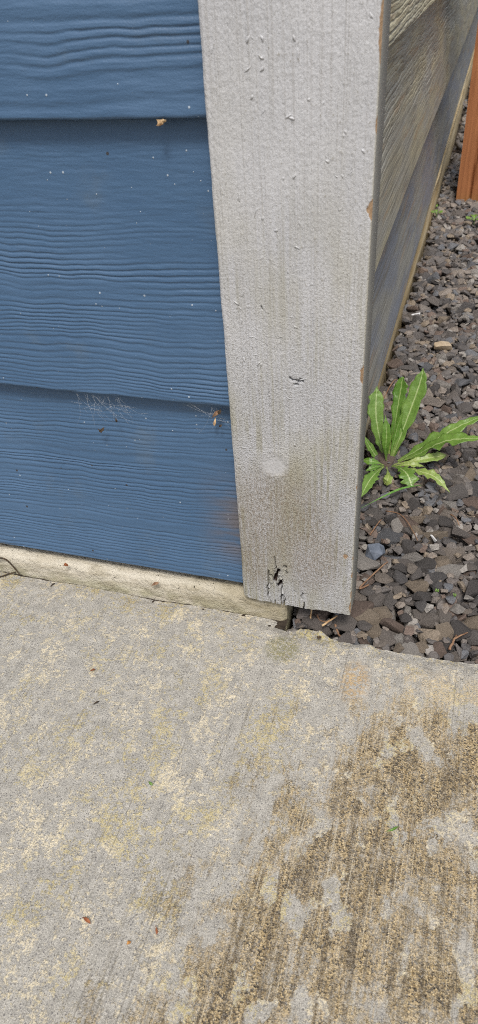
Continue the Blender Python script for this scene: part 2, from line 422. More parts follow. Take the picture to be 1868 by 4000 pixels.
Z = SZ + (fbm(X * 220, Y * 220, 11, 4) - .5) * .0011 + (fbm(X * 14, Y * 14, 3, 3) - .5) * .002
Z += (vn(X * 520, Y * 10, 21) - .5) * .0005 * (tt[None] > .02)
er = sm(.013, 0, tt[None] + (fbm(X * 90, Y * 90, 31, 3) - .5) * .012)
Z -= er * np.where(X < -.062, .45, 1.0) * (.0012 + .0030 * fbm(X * 160, Y * 160, 41, 4))
# crumbled corner beside the foundation
cr = np.exp(-(((X + .030) / .030) ** 2 + ((Y + .003) / .014) ** 2))
Z += cr * (fbm(X * 330, Y * 330, 51, 5, .6) - .60) * .0085
# small lifted lump at the edge
Z += .004 * np.exp(-(((X - .016) / .006) ** 2 + ((Y + .008) / .005) ** 2))
P = np.stack([X, Y, Z], 2)
def slabback(B):
    B[:, 2] = -.11; return B
me, n0 = solid_grid('concrete_slab', P, slabback, flip=True)
slab = link('concrete_slab', me, None, ML); slab['kind'] = 'structure'

# ------------------------------------------------------------------ the house corner
house = tag(empty('house', (-.4, .4, -.05)), 'blue lap sided house corner with grey corner board over concrete foundation', 'house')
def hpart(name, me, mat, parent=None):
    o = link(name, me, None, mat); o.parent = parent or house
    if parent is None: o.matrix_parent_inverse = Matrix.Translation(-house.location)
    return o

LAPS = [.0088, .178, .355, .530, .706, .882]
XS = -.0284            # side wall: plane of the lap butts

def grain(u, z, seed, lam, warp, tilt, H, plain=None, narrow=False):
    """pressed cedar grain, ridges along u; z measured from the butt"""
    wv = (fbm(u * 5.5 + seed, z * 9, seed, 3) - .5) * warp + (fbm(u * 22, z * 26, seed + 3, 3) - .5) * warp * .30 + tilt * u
    wv = wv + (fbm(u * 85, z * 60, seed + 21, 2) - .5) * .0016
    zz = z + wv
    ph = zz / lam + (fbm(zz * 45, u * .8, seed + 5, 3) - .5) * 4.0
    s = np.sin(2 * np.pi * ph) + .35 * np.sin(4 * np.pi * ph + 1.0)
    s = np.sign(s) * np.abs(s) ** .85
    if narrow:
        fr = ph - np.floor(ph); s = .35 - 2.2 * np.exp(-((fr - .5) / .10) ** 2)
    mod = np.clip(2.3 * fbm(u * 9, zz * 75, seed + 9, 4) - .45, .05, 1.6)
    h = s * mod * .00025
    if plain is not None: h = h * plain
    h = h + (fbm(u * 90, z * 420, seed + 13, 4) - .5) * .00042
    return h

FLT = .0098
def front_board(i, z0, z1, seed, lam, warp, tilt, plain):
    H = z1 - z0 + .030
    us = np.unique(np.concatenate([np.linspace(-1.0, -.40, 60), np.arange(-.40, -.0849, .0022), [-.0845]]))
    vz = np.concatenate([np.arange(0, H - .030, .00048 if i < 3 else .0012), [H - .030, H - .015, H]])
    U, V = np.meshgrid(us, vz, indexing='ij')
    h = grain(U, V, seed, lam, warp, tilt, H, None if plain is None else plain(U, V))
    y = .0076 + FLT * V / (z1 - z0) - h
    # eased, slightly ragged butt edge
    z = z0 + V + np.where(V < 1e-6, (fbm(U * 60, 0, seed + 2, 3) - .5) * .0009, 0)
    y = y + .0010 * np.exp(-V / .0007)
    P = np.stack([U, y, z], 2)
    def back(B):
        B[:, 1] = .0076 + FLT * (B[:, 2] - z0) / (z1 - z0) + .0076; return B
    me, n0 = solid_grid('siding_board', P, back, flip=True)
    return hpart('siding_board', me, MB)

rowcfg = [(5, .0039, .014, -.018, lambda U, V: .55 + .55 * sm(.165, .10, V)),
          (23, .0038, .016, -.010, lambda U, V: .20 + .80 * sm(.135, .085, V + .07 * (U + .2))),
          (37, .0068, .012, .004, lambda U, V: 1.25 + 0 * U),
          (41, .0060, .016, .0, None), (53, .0060, .016, .0, None)]
for i, (sd_, lam, wp, tl, pl) in enumerate(rowcfg):
    front_board(i, LAPS[i], LAPS[i + 1], sd_, lam, wp, tl, pl)

SLT = .0200            # the side boards lean out further
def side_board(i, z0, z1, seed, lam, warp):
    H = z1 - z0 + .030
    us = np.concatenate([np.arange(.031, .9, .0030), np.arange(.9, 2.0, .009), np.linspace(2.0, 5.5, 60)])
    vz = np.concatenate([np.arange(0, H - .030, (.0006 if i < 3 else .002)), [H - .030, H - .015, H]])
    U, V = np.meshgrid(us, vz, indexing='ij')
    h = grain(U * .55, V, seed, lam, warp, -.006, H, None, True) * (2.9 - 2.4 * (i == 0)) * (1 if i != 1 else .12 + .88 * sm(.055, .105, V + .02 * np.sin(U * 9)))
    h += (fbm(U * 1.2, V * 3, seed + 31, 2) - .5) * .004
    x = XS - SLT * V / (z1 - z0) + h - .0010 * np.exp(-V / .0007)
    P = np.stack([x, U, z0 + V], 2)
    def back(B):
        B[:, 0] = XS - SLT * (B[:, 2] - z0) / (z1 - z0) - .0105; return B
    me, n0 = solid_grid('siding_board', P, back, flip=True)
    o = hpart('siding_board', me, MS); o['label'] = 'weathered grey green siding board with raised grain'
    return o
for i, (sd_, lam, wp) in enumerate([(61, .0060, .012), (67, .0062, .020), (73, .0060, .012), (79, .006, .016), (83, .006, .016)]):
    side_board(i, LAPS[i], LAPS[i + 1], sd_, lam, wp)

# wall body behind the siding
def box(bm, a, b):
    v = [bm.verts.new((x, y, z)) for x in (a[0], b[0]) for y in (a[1], b[1]) for z in (a[2], b[2])]
    for f in ((0, 1, 3, 2), (4, 6, 7, 5), (0, 4, 5, 1), (2, 3, 7, 6), (0, 2, 6, 4), (1, 5, 7, 3)):
        bm.faces.new([v[k] for k in f])
bm = bmesh.new(); box(bm, (-1.0, .034, .004), (-.056, 5.4, 1.05)); me = bpy.data.meshes.new('wall_sheathing'); bm.to_mesh(me); bm.free()
hpart('wall_sheathing', me, MSHEATH)

# foundation: rough rounded concrete ledge under the front siding
us = np.concatenate([np.linspace(-1.0, -.40, 40), np.arange(-.40, -.0529, .0018)])
prof = [(.045, -.0015), (.030, -.0015), (.022, -.0012), (.0160, -.0012), (.0130, -.0014), (.0105, -.0018), (.0085, -.0026), (.0070, -.0038), (.0060, -.0054), (.0054, -.0075), (.0050, -.010), (.0048, -.013), (.0047, -.016), (.0046, -.019), (.0045, -.022), (.0045, -.026), (.0045, -.035), (.0045, -.09)]
pv = np.array(prof); k = np.arange(len(prof))
U = us[:, None] + 0 * k[None]; Yf = pv[None, :, 0] + 0 * U; Zf = pv[None, :, 1] + 0 * U
nn = fbm(U * 150, (Yf - Zf) * 150, 71, 4) - .5; n2 = fbm(U * 35, (Yf - Zf) * 60, 77, 3) - .5
Yf = Yf - nn * .0022 - n2 * .0022; Zf = Zf + (nn * .0022 + n2 * .0025) * (pv[None, :, 1] > -.012)
Yf = np.maximum(Yf, .0030)
Zf = np.minimum(Zf, .0005)
rc = sm(-.060, -.053, U)                    # rounded arris at the corner
Yf = Yf + .004 * rc ** 2
P = np.stack([U, Yf, Zf], 2)
def fback(B):
    B[:, 1] = .12; return B
me, n0 = solid_grid('foundation', P, fback, flip=False)
hpart('foundation', me, MF)
# added dark strip standing in for shade in the joint between slab and foundation
us = np.concatenate([np.linspace(-1.0, -.40, 30), np.arange(-.40, -.0525, .0015)]); vy = np.linspace(-.004, .009, 9)
U, V = np.meshgrid(us, vy, indexing='ij')
P = np.stack([U, V, -.0261 + (fbm(U * 120, V * 200, 87, 4) - .5) * .0026], 2)
jd = link('joint_shade_strip', mesh_np('joint_shade_strip', P.reshape(-1, 3), [gfaces(len(us), 9)], True), slab, MSOIL)
jd['label'] = 'dark strip standing in for shade in the joint beside the foundation'
# side sill strip under the side siding, wavering slightly
us = np.concatenate([np.arange(.10, 1.2, .006), np.linspace(1.2, 5.4, 70)])
vz = np.linspace(-.075, .004, 16)
U, V = np.meshgrid(us, vz, indexing='ij')
x = -.0365 + .010 * sm(.3, 1.6, U) + (fbm(U * 6, V * 10, 91, 3) - .5) * .004 + (fbm(U * 60, V * 90, 93, 3) - .5) * .0012 + .004 * sm(-.006, -.028, V)
P = np.stack([x, U, V], 2)
def sback(B):
    B[:, 0] = -.055; return B
me, n0 = solid_grid('sill_board', P, sback, flip=True)
hpart('sill_board', me, MSILL)['label'] = 'tan weathered sill strip under the side siding'

# ---- corner board: a relief front with grain, paint skin, cracks and rot
W, T, HB = .089, .0292, 1.05
R7 = lambda u, v: (900 + .4988 * u, 2100 + .4988 * v)
def bp(u, v):
    q = at(*R7(u, v), 1, 0.0); return (q.x, q.z)
bx_ = np.concatenate([[-W, -W + .0003], np.arange(-W + .0007, -.0006, .00048), [-.0003, 0.0]])
bz = np.concatenate([np.arange(0, .075, .00045), np.arange(.075, .43, .0009), np.linspace(.43, HB, 60)])
X, Z = np.meshgrid(bx_, bz, indexing='ij')
ht = (vn(X * 900, Z * 22, 101) - .5) * .00016 + (fbm(X * 330, Z * 30, 103, 3) - .5) * .00030
ht += (fbm(X * 500, Z * 420, 107, 3) - .5) * .00022
ht += (fbm(X * 12, Z * 6, 109, 2) - .5) * .0006
pr = np.hypot(X + .0585, Z - .1395)
ht = np.where(pr < .0145, ht * (.25 + .75 * sm(.009, .0145, pr)) + .0003 * sm(.0135, .010, pr), ht)
rot = np.zeros_like(X)
def seg(pts, wd, depth):
    """a crack following the polyline pts (board x, z), width wd"""
    global rot
    d = np.full(X.shape, 9.0)
    for (a, b) in zip(pts[:-1], pts[1:]):
        ax_, az_ = a; dx, dz = b[0] - a[0], b[1] - a[1]; L2 = dx * dx + dz * dz + 1e-12
        t = np.clip(((X - ax_) * dx + (Z - az_) * dz) / L2, 0, 1)
        d = np.minimum(d, np.hypot(X - ax_ - t * dx, Z - az_ - t * dz))
    wd = wd * 1.4
    d = d + (vn(X * 1300, Z * 700, 131) - .5) * wd * .7
    rot = np.maximum(rot, sm(wd, wd * .35, d) * depth)
seg([bp(*q) for q in ((345, 150), (352, 200), (358, 240), (366, 252))], .00042, .75)
seg([bp(*q) for q in ((362, 250), (380, 255), (372, 272), (360, 290), (352, 318), (346, 350))], .00130, 1)
seg([bp(*q) for q in ((346, 345), (362, 362), (378, 384), (392, 360), (396, 320), (385, 305))], .00115, 1)
seg([bp(*q) for q in ((318, 292), (335, 312), (347, 335))], .00070, 1)
seg([bp(*q) for q in ((366, 384), (371, 400))], .0006, .9)
seg([bp(*q) for q in ((299, 255), (297, 300), (301, 345), (303, 378), (289, 402), (293, 440), (292, 476))], .00050, .85)
seg([bp(*q) for q in ((300, 375), (290, 405))], .00085, .95)
seg([bp(*q) for q in ((398, 345), (402, 400), (403, 450), (396, 470), (400, 525))], .00052, .9)
seg([bp(*q) for q in ((403, 452), (424, 470), (431, 486), (420, 500), (421, 530))], .00048, .8)
seg([bp(*q) for q in ((414, 236), (422, 222), (438, 226), (430, 243))], .00040, .7)
seg([bp(*q) for q in ((430, 262), (446, 275), (440, 285))], .00030, .45)
seg([bp(*q) for q in ((498, 422), (508, 424))], .00045, .6)
seg([bp(*q) for q in ((566, 432), (570, 440), (558, 455), (557, 478))], .00030, .6)
seg([bp(*q) for q in ((588, 438), (592, 440))], .00045, .6)
seg([bp(*q) for q in ((577, 505), (575, 560))], .00034, .7)
seg([bp(*q) for q in ((318, 490), (320, 512))], .0003, .6)
seg([bp(*q) for q in ((352, 490), (350, 520))], .0003, .5)
# lifted, cupped paint around the rot
cx_, cz_ = bp(360, 330)
lift = np.exp(-(((X - cx_) / .009) ** 2 + ((Z - cz_) / .013) ** 2))
ht += lift * .0011 * fbm(X * 260, Z * 160, 141, 3)
# small bird shaped knot crack higher up
kn = lambda u, v: (lambda q: (q.x, q.z))(at(u, v, 1, 0.0))
kmask = rot.copy()
seg([kn(*q) for q in ((1133, 1478), (1145, 1488), (1157, 1484), (1166, 1494), (1176, 1482), (1186, 1492))], .00050, .55)
seg([kn(*q) for q in ((1150, 1500), (1165, 1503))], .0003, .4)
seg([kn(*q) for q in ((1018, 1195), (1024, 1205))], .0003, .4)
ht -= rot * .0090
# bare wood where the paint has chipped from the right arris
bare = np.zeros_like(X)
for (z0, hh, ww) in ((.3122, .0075, .0042), (.2150, .0085, .0034), (.0440, .0040, .0016), (.0085, .0095, .0020), (.0230, .0060, .0012), (.392, .020, .0022), (.352, .006, .0012), (.062, .003, .0010), (.128, .003, .0011)):
    m = np.clip(1.0 - (np.abs(Z - z0) / (hh * .75)) ** 2, 0, 2) * ww * .6
    bare = np.maximum(bare, sm(-.0003, .0003, m * (.5 + 1.0 * fbm(Z * 600, X * 300, 151, 3)) + X))
c0 = bp(905, 150); bare = np.maximum(bare, sm(.0032, .0014, np.hypot((X - c0[0]) * 1.0, (Z - c0[1]) * .8) + .002 * (fbm(X * 500, Z * 300, 157, 3) - .3)) * .8)
ht -= bare * .00055
# eased edges
dl = X + W; dr = -X
ht -= .0012 * np.exp(-dl / .0008) + .0007 * np.exp(-dr / .0007)
# ragged foot
zf = (fbm(X * 160, 0 * X, 161, 4) - .5) * .0022 - .0004 * np.sin(X * 90)
Zd = Z + zf * np.exp(-Z / .004)
Zd += np.exp(-Z / .003) * .0030 * sm(-W + .006, -W, X)
xw = (fbm(Z * 60, 0 * Z, 163, 3) - .5) * .0008
Xd = X + xw * np.exp(-dl / .002)
P = np.stack([Xd, -ht, Zd], 2)
def bback(B):
    B[:, 1] = T; return B
me, n0 = solid_grid('corner_board', P, bback, flip=True)
nv_ = len(me.vertices)
ra = np.zeros(nv_); ra[:n0] = rot.ravel(); ba = np.zeros(nv_); ba[:n0] = bare.ravel()
fattr(me, 'rot', ra); fattr(me, 'bare', ba)
cb = hpart('corner_board', me, MC); cb['label'] = 'grey painted corner board with rotted cracks at its foot'

# paint blisters, drips and curled flecks standing on the face of the board
rng = np.random.default_rng(7)
VV, FF = [], []; cnt = 0
def blob(x, z, a, b, h, ang, curl):
    global cnt
    nu, nr = 9, 4
    r = np.linspace(0, 1, nr + 1)[1:]; th = np.linspace(0, 2 * np.pi, nu, endpoint=False) + rng.random()
    wob = 1 + .22 * np.sin(th * 2 + rng.random() * 6) + .14 * np.sin(th * 3 + rng.random() * 6)
    px = (r[:, None] * np.cos(th) * a * wob); pz = (r[:, None] * np.sin(th) * b * wob)
    px = px + curl * (pz / max(b, 1e-6)) ** 2 * a * 1.5
    py = h * np.sqrt(np.clip(1 - r ** 2, 0, 1))[:, None] + 0 * px
    ca, sa = math.cos(ang), math.sin(ang)
    xx = x + px * ca - pz * sa; zz = z + px * sa + pz * ca
    V = np.concatenate([[[x, -h - .0000, z]], np.stack([xx, -py + .0003, zz], 2).reshape(-1, 3)])
    f = [(0, 1 + k, 1 + (k + 1) % nu) for k in range(nu)]
    q = []
    for i in range(nr - 1):
        for k in range(nu):
            q.append((1 + i * nu + k, 1 + (i + 1) * nu + k, 1 + (i + 1) * nu + (k + 1) % nu, 1 + i * nu + (k + 1) % nu))
    VV.append(V); FF.append((np.array(f) + cnt, np.array(q) + cnt)); cnt += len(V)
for i in range(1500):
    x = -rng.uniform(.003, W - .003); z = rng.uniform(.004, .44)
    if math.hypot(x + .0585, z - .1395) < .0125: continue
    if rng.random() > .45 + .9 * vn(x * 60, z * 40, 5): continue
    big = rng.random() < .14
    s = rng.uniform(.0008, .0015) if big else rng.uniform(.00025, .00065)
    if rng.random() < .22: blob(x, z, s * .35, s * 2.2, s * .55, rng.uniform(-1.9, 1.9), rng.uniform(-1, 1))
    else: blob(x, z, s * rng.uniform(.5, .9), s * rng.uniform(.9, 2.0), s * .42, rng.normal(0, .35), 0)
for (u, v) in ((1125, 455), (1140, 462), (968, 155), (1025, 150), (1020, 225), (985, 380), (1025, 270), (1150, 150), (1420, 590), (1280, 630), (1150, 690), (1080, 900), (1160, 965), (1155, 1277), (1010, 1420), (1020, 1425)):
    q = at(u, v, 1, 0.0); blob(q.x, q.z, .0008, .0019, .0009, rng.uniform(-1.6, 1.6), rng.uniform(-.6, .6))
V = np.concatenate(VV); tri = np.concatenate([f[0] for f in FF]); qd = np.concatenate([f[1] for f in FF])
me = mesh_np('paint_blister', V, [tri[:, ::-1], qd[:, ::-1]], True)
fattr(me, 'rot', np.zeros(len(me.vertices))); fattr(me, 'bare', np.zeros(len(me.vertices)))
bl = hpart('paint_blister', me, MC, cb); bl['kind'] = 'stuff'

# ------------------------------------------------------------------ gravel bed
gravel = empty('gravel_bed', (.1, .3, -.05)); gravel['kind'] = 'structure'
rs = np.random.default_rng(11)
def rock(seed, flat=.6):
    r = np.random.default_rng(seed)
    ax = np.array([1.0, r.uniform(.62, .95), r.uniform(.38, .72)])
    pts = r.normal(size=(13, 3)); pts /= np.linalg.norm(pts, axis=1)[:, None]
    pts = pts ** 1 * r.uniform(.72, 1.0, (13, 1)); pts = np.clip(pts * 1.25, -.82, .82) * ax * .6
    bm = bmesh.new(); vs_ = [bm.verts.new(p) for p in pts]
    res = bmesh.ops.convex_hull(bm, input=vs_)
    bmesh.ops.delete(bm, geom=[v for v in bm.verts if not v.link_faces], context='VERTS')
    bmesh.ops.bevel(bm, geom=bm.edges[:], offset=.030, segments=1, affect='EDGES', profile=.6, clamp_overlap=True)
    bmesh.ops.triangulate(bm, faces=bm.faces[:])
    bm.verts.ensure_lookup_table()
    V = np.array([v.co for v in bm.verts]); F = np.array([[l.index for l in f.verts] for f in bm.faces]); bm.free()
    V -= (V.max(0) + V.min(0)) / 2; V /= (V.max(0) - V.min(0)).max()
    return V, F
ROCKS = [rock(100 + i) for i in range(26)]
gx0, gy0, gs = -.06, -.03, .003
GNX, GNY = 330, 1120
Hm = np.full((GNX, GNY), -.068)
gxs = gx0 + np.arange(GNX) * gs; gys = gy0 + np.arange(GNY) * gs
# the slab and the sill keep stones out
slab_edge = np.interp(gxs, xs, edge)
def allowed(x, y, r):
    if x < -.028 - (.0 if y > .1 else .022): return False
    if y > .10 and x < -.030 + .010 * float(sm(.3, 1.6, np.array(y))) + r * .45: return False
    if y < .11 and x < -.052 + r * .5: return False
    e = float(np.interp(x, xs, edge))
    if y < e + r * .50: return False
    if y < .03 and -.05 < x < .0 and False: return False
    if abs(x - .062) < .05 + r * .5 and abs(y - 1.325) < .045 + r * .5: return False
    return True
placed = []
def drop(x, y, s, ridx, lim):
    V, F = ROCKS[ridx]
    e = Euler((rs.normal(0, .45), rs.normal(0, .45), rs.uniform(0, 6.283)))
    Rm = np.array(e.to_matrix()); Vr = (V * s) @ Rm.T
    hgt = Vr[:, 2].max() - Vr[:, 2].min(); r = np.abs(Vr[:, :2]).max()
    if not allowed(x, y, r): return False
    i0 = int((x - r * .75 - gx0) / gs); i1 = int((x + r * .75 - gx0) / gs) + 1; j0 = int((y - r * .75 - gy0) / gs); j1 = int((y + r * .75 - gy0) / gs) + 1
    if i0 < 0 or j0 < 0 or i1 >= GNX or j1 >= GNY: return False
    sub = Hm[i0:i1, j0:j1]
    dx = (gxs[i0:i1, None] - x); dy = (gys[None, j0:j1] - y); d2 = (dx * dx + dy * dy) / (r * .75) ** 2
    m = d2 < 1
    if not m.any(): return False
    base = np.percentile(sub[m], 62)
    if base + hgt * .80 > lim: return False
    sub[m] = np.maximum(sub[m], base + hgt * (.92 - .35 * d2[m]))
    placed.append((x, y, base - Vr[:, 2].min() - .0005, e, s, ridx, rs.random()))
    return True
N_TRY = 46000
for k in range(N_TRY):
    q = rs.random()
    if q < .50: x, y = rs.uniform(-.052, .26), rs.uniform(-.012, .62)
    elif q < .82: x, y = rs.uniform(-.04, .30), rs.uniform(.55, 1.6)
    elif q < .94: x, y = rs.uniform(.2, .85), rs.uniform(-.01, 1.9)
    else: x, y = rs.uniform(-.04, .30), rs.uniform(1.5, 3.2)
    s = .0070 + .0260 * rs.beta(1.5, 2.2)
    if k > N_TRY * .7: s *= (.75 if k % 3 else .4)
    lim = -.026 + .004 * float(vn(x * 14, y * 14, 3))
    if y < .05: lim = min(lim, -.0265)
    drop(x, y, s, int(rs.integers(len(ROCKS))), lim)
# the stones that show largest in the picture become objects, the rest one mass
def score(pz):
    x, y, z = pz[:3]
    c = RC @ (np.array([x, y, z]) - CAM); u = 934 + FPX * c[0] / c[2]; v = 2000 + FPX * c[1] / c[2]
    if u > 1900 or v > 2640 or v < 0: return -1
    lim_u = 1430 if v < 1700 else 1360
    if u < lim_u and v < 2395: return -1
    return pz[4] / c[2] + (.004 if z > -.036 else -.02)
placed.sort(key=score, reverse=True)
rock_me = {}
for (x, y, z, e, s, ri, rd) in placed[:300]:
    key = (ri, int(rd * 12))
    if key not in rock_me:
        V, F = ROCKS[ri]; m_ = mesh_np('stone', V, [F], False); m_.materials.append(MR)
        fattr(m_, 'rnd', np.full(len(V), (key[1] + .5) / 12)); rock_me[key] = m_
    o = bpy.data.objects.new('stone', rock_me[key]); COL.objects.link(o); o.parent = gravel
    o.location = Vector((x, y, z)) - gravel.location; o.rotation_euler = e; o.scale = (s, s, s)
Vs, Fs, Rd = [], [], []; off = 0
for (x, y, z, e, s, ri, rd) in placed[300:]:
    V, F = ROCKS[ri]; Vw = (V * s) @ np.array(e.to_matrix()).T + np.array([x, y, z])
    Vs.append(Vw); Fs.append(F + off); Rd.append(np.full(len(V), rd)); off += len(V)
me = mesh_np('gravel', np.concatenate(Vs) - np.array(gravel.location), [np.concatenate(Fs)], False)
fattr(me, 'rnd', np.concatenate(Rd)); me.materials.append(MR)
gv = link('gravel', me, gravel); gv['kind'] = 'stuff'
print('stones', len(placed), 'tris', sum(len(f) for f in Fs))
def top_z(x, y, r=.006):
    i, j = int((x - gx0) / gs), int((y - gy0) / gs); k = max(1, int(r / gs))
    return float(np.percentile(Hm[max(0, i - k):i + k + 1, max(0, j - k):j + k + 1], 75))
# soil under the stones
us = np.linspace(-.05, 6, 60); vs2 = np.linspace(-.01, 8, 80)
U, V = np.meshgrid(us, vs2, indexing='ij')
P = np.stack([U, V, -.066 + (fbm(U * 9, V * 9, 201, 3) - .5) * .006], 2)
me = mesh_np('soil', P.reshape(-1, 3), [gfaces(60, 80)], True)
so_ = link('soil', me, None, MSOIL); so_['kind'] = 'structure'

# particular stones and fragments that stand out in the gravel
def odd_stone(name, u, v, s, mat, label, cat, ri, eul, group=None, sc=(1, 1, 1)):
    p = at(u, v, 2, -.030); p = at(u, v, 2, top_z(p.x, p.y) + s * .15)
    V, F = ROCKS[ri]
    Vw = (V * s * np.array(sc)) @ np.array(Euler(eul).to_matrix()).T
    me = mesh_np(name, Vw, [F], False); fattr(me, 'rnd', np.full(len(V), .2))
    o = link(name, me, None, mat); o.location = (p.x, p.y, top_z(p.x, p.y, .008) - Vw[:, 2].min() - .002)
    return tag(o, label, cat, group)
odd_stone('white_fragment', 1696, 2105, .013, MWHITE, 'small bright white fragment lying on the dark gravel', 'fragment', 3, (.2, 1.0, .3), sc=(1, .45, .6))
odd_stone('tan_stone', 1730, 1350, .026, MTAN, 'flat tan stone lying paler than the gravel around it', 'stone', 7, (.1, .1, .4), sc=(1, .9, .6))
odd_stone('slate_stone', 1468, 2155, .020, MBLUES, 'slate blue stone in the gravel beside the corner board', 'stone', 9, (.3, .2, .9))
odd_stone('pale_chip', 1625, 1225, .016, MWHITE, 'long pale chip lying on the gravel behind the weed', 'fragment', 5, (0, .1, .7), sc=(1, .25, .4))

# ------------------------------------------------------------------ tubes (twigs, stems, threads)
def tube(pts, r0, r1, seg_=6, n=14, wob=0.0, seed=0):
    r = np.random.default_rng(seed); pts = np.array(pts, float)
    t = np.linspace(0, len(pts) - 1, n); i = np.clip(t.astype(int), 0, len(pts) - 2); f = (t - i)[:, None]
    p0 = pts[np.clip(i - 1, 0, len(pts) - 1)]; p1 = pts[i]; p2 = pts[i + 1]; p3 = pts[np.clip(i + 2, 0, len(pts) - 1)]
    c = .5 * (2 * p1 + (p2 - p0) * f + (2 * p0 - 5 * p1 + 4 * p2 - p3) * f ** 2 + (3 * p1 - p0 - 3 * p2 + p3) * f ** 3)
    c += r.normal(0, 1, c.shape) * wob
    tg = np.gradient(c, axis=0); tg /= np.linalg.norm(tg, axis=1)[:, None] + 1e-12
    a = np.cross(tg, [.13, .31, .94]); a /= np.linalg.norm(a, axis=1)[:, None] + 1e-12; b = np.cross(tg, a)
    th = np.linspace(0, 2 * np.pi, seg_, endpoint=False); rad = np.linspace(r0, r1, n)[:, None, None]
    V = c[:, None] + rad * (np.cos(th)[None, :, None] * a[:, None] + np.sin(th)[None, :, None] * b[:, None])
    F = []
    for k in range(n - 1):
        for j in range(seg_):
            F.append((k * seg_ + j, k * seg_ + (j + 1) % seg_, (k + 1) * seg_ + (j + 1) % seg_, (k + 1) * seg_ + j))
    V = np.concatenate([V.reshape(-1, 3), c[:1], c[-1:]]); m = n * seg_
    T3 = [(m, (j + 1) % seg_, j) for j in range(seg_)] + [(m + 1, (n - 1) * seg_ + j, (n - 1) * seg_ + (j + 1) % seg_) for j in range(seg_)]
    return V, np.array(F), np.array(T3)
def tube_obj(name, tubes, mat, parent=None):
    Vs, Q, T3 = [], [], []; o = 0
    for V, F, t in tubes: Vs.append(V); Q.append(F + o); T3.append(t + o); o += len(V)
    V = np.concatenate(Vs); c = V.mean(0); c[2] = V[:, 2].min() if parent is None else c[2]
    if parent is not None: c = np.array(parent.location)
    me = mesh_np(name, V - c, [np.concatenate(Q), np.concatenate(T3)], True)
    ob = link(name, me, parent, mat)
    if parent is None: ob.location = c.tolist()
    return ob
def gpt(u, v, lift=.0):
    p = at(u, v, 2, -.032); p = at(u, v, 2, top_z(p.x, p.y) + .001)
    return (p.x, p.y, top_z(p.x, p.y, .004) + .0015 + lift)

twigs = [([(1440, 2285), (1405, 2300), (1475, 2235), (1515, 2200)], .0010, 'curved reddish twig beside the board foot, over dark stones'),
         ([(1508, 1990), (1560, 2020), (1600, 2055), (1632, 2110)], .0007, 'thin brown stem below the grass blade'),
         ([(1446, 2090), (1475, 2055), (1490, 2035)], .0008, 'short reddish twig by the edge of the corner board'),
         ([(1755, 2540), (1775, 2500), (1787, 2470)], .0012, 'pinkish forked twig close to the slab edge'),
         ([(1310, 2435), (1322, 2470), (1340, 2490)], .0011, 'stubby pink brown twig against the broken slab corner'),
         ([(1760, 2010), (1780, 2035), (1795, 2055)], .0007, 'short pale twig lying above the white fragment'),
         ([(1490, 1560), (1530, 1510), (1552, 1480)], .0010, 'reddish stick standing behind the weed leaves')]
for k, (pp, r, lab) in enumerate(twigs):
    pts = [gpt(*q, lift=(.003 if 0 < i < len(pp) - 1 else 0)) for i, q in enumerate(pp)]
    tb = [tube(pts, r, r * .55, 6, 12, r * .12, k)]
    if 'forked' in lab:
        mid = np.array(pts[1]); tb.append(tube([mid, mid + (.006, .004, .002), mid + (.010, .009, .0)], r * .7, r * .4, 6, 8, r * .1, 40))
    tag(tube_obj('twig', tb, MTWIG), lab, 'twig', 'twigs lying on the gravel')
# dry straws under the foot of the corner board
a = at(1212, 2433, 1, .012); b = at(1216, 2380, 1, .02)
tag(tube_obj('dry_straw', [tube([(a.x, .013, a.z - .004), (b.x, .020, b.z), (b.x, .024, b.z + .010)], .0009, .0006, 6, 8, .0001, 3)], MDRY), 'pale upright straw in the dark gap under the corner board', 'straw', 'dry straws')
a = at(1258, 2450, 2, -.024); b = at(1318, 2405, 1, .014)
tag(tube_obj('dry_straw', [tube([tuple(a + Vector((0, .0005, .0012))), ((a.x + b.x) / 2, (a.y + b.y) / 2, (a.z + b.z) / 2 + .001), tuple(b)], .0011, .0006, 6, 8, .00008, 4)], MDRY), 'tan straw leaning across the broken slab edge', 'straw', 'dry straws')
a = at(1240, 2400, 1, .018); b = at(1275, 2428, 1, .014)
tag(tube_obj('dry_straw', [tube([tuple(a), ((a.x + b.x) / 2 - .002, .016, (a.z + b.z) / 2 - .003), tuple(b)], .0007, .0005, 6, 8, .00008, 5)], MTWIG), 'thin brown curved straw under the corner board foot', 'straw', 'dry straws')
# twig caught between slab and foundation
pts = [at(-30, 2185, 1, .001), at(10, 2180, 1, .001), at(40, 2200, 1, .001), at(62, 2225, 1, .001), at(78, 2246, 1, .0005)]
tb = [tube([tuple(p) for p in pts], .0008, .0006, 6, 14, .00006, 6)]
q = [at(-20, 2262, 2, SZ + .001), at(25, 2245, 2, SZ + .001), at(62, 2235, 2, SZ + .0015)]
tb.append(tube([tuple(p) for p in q], .0007, .0005, 6, 10, .00008, 8))
tag(tube_obj('twig', tb, MDARK), 'bent dark twig lodged between the foundation ledge and the slab', 'twig')

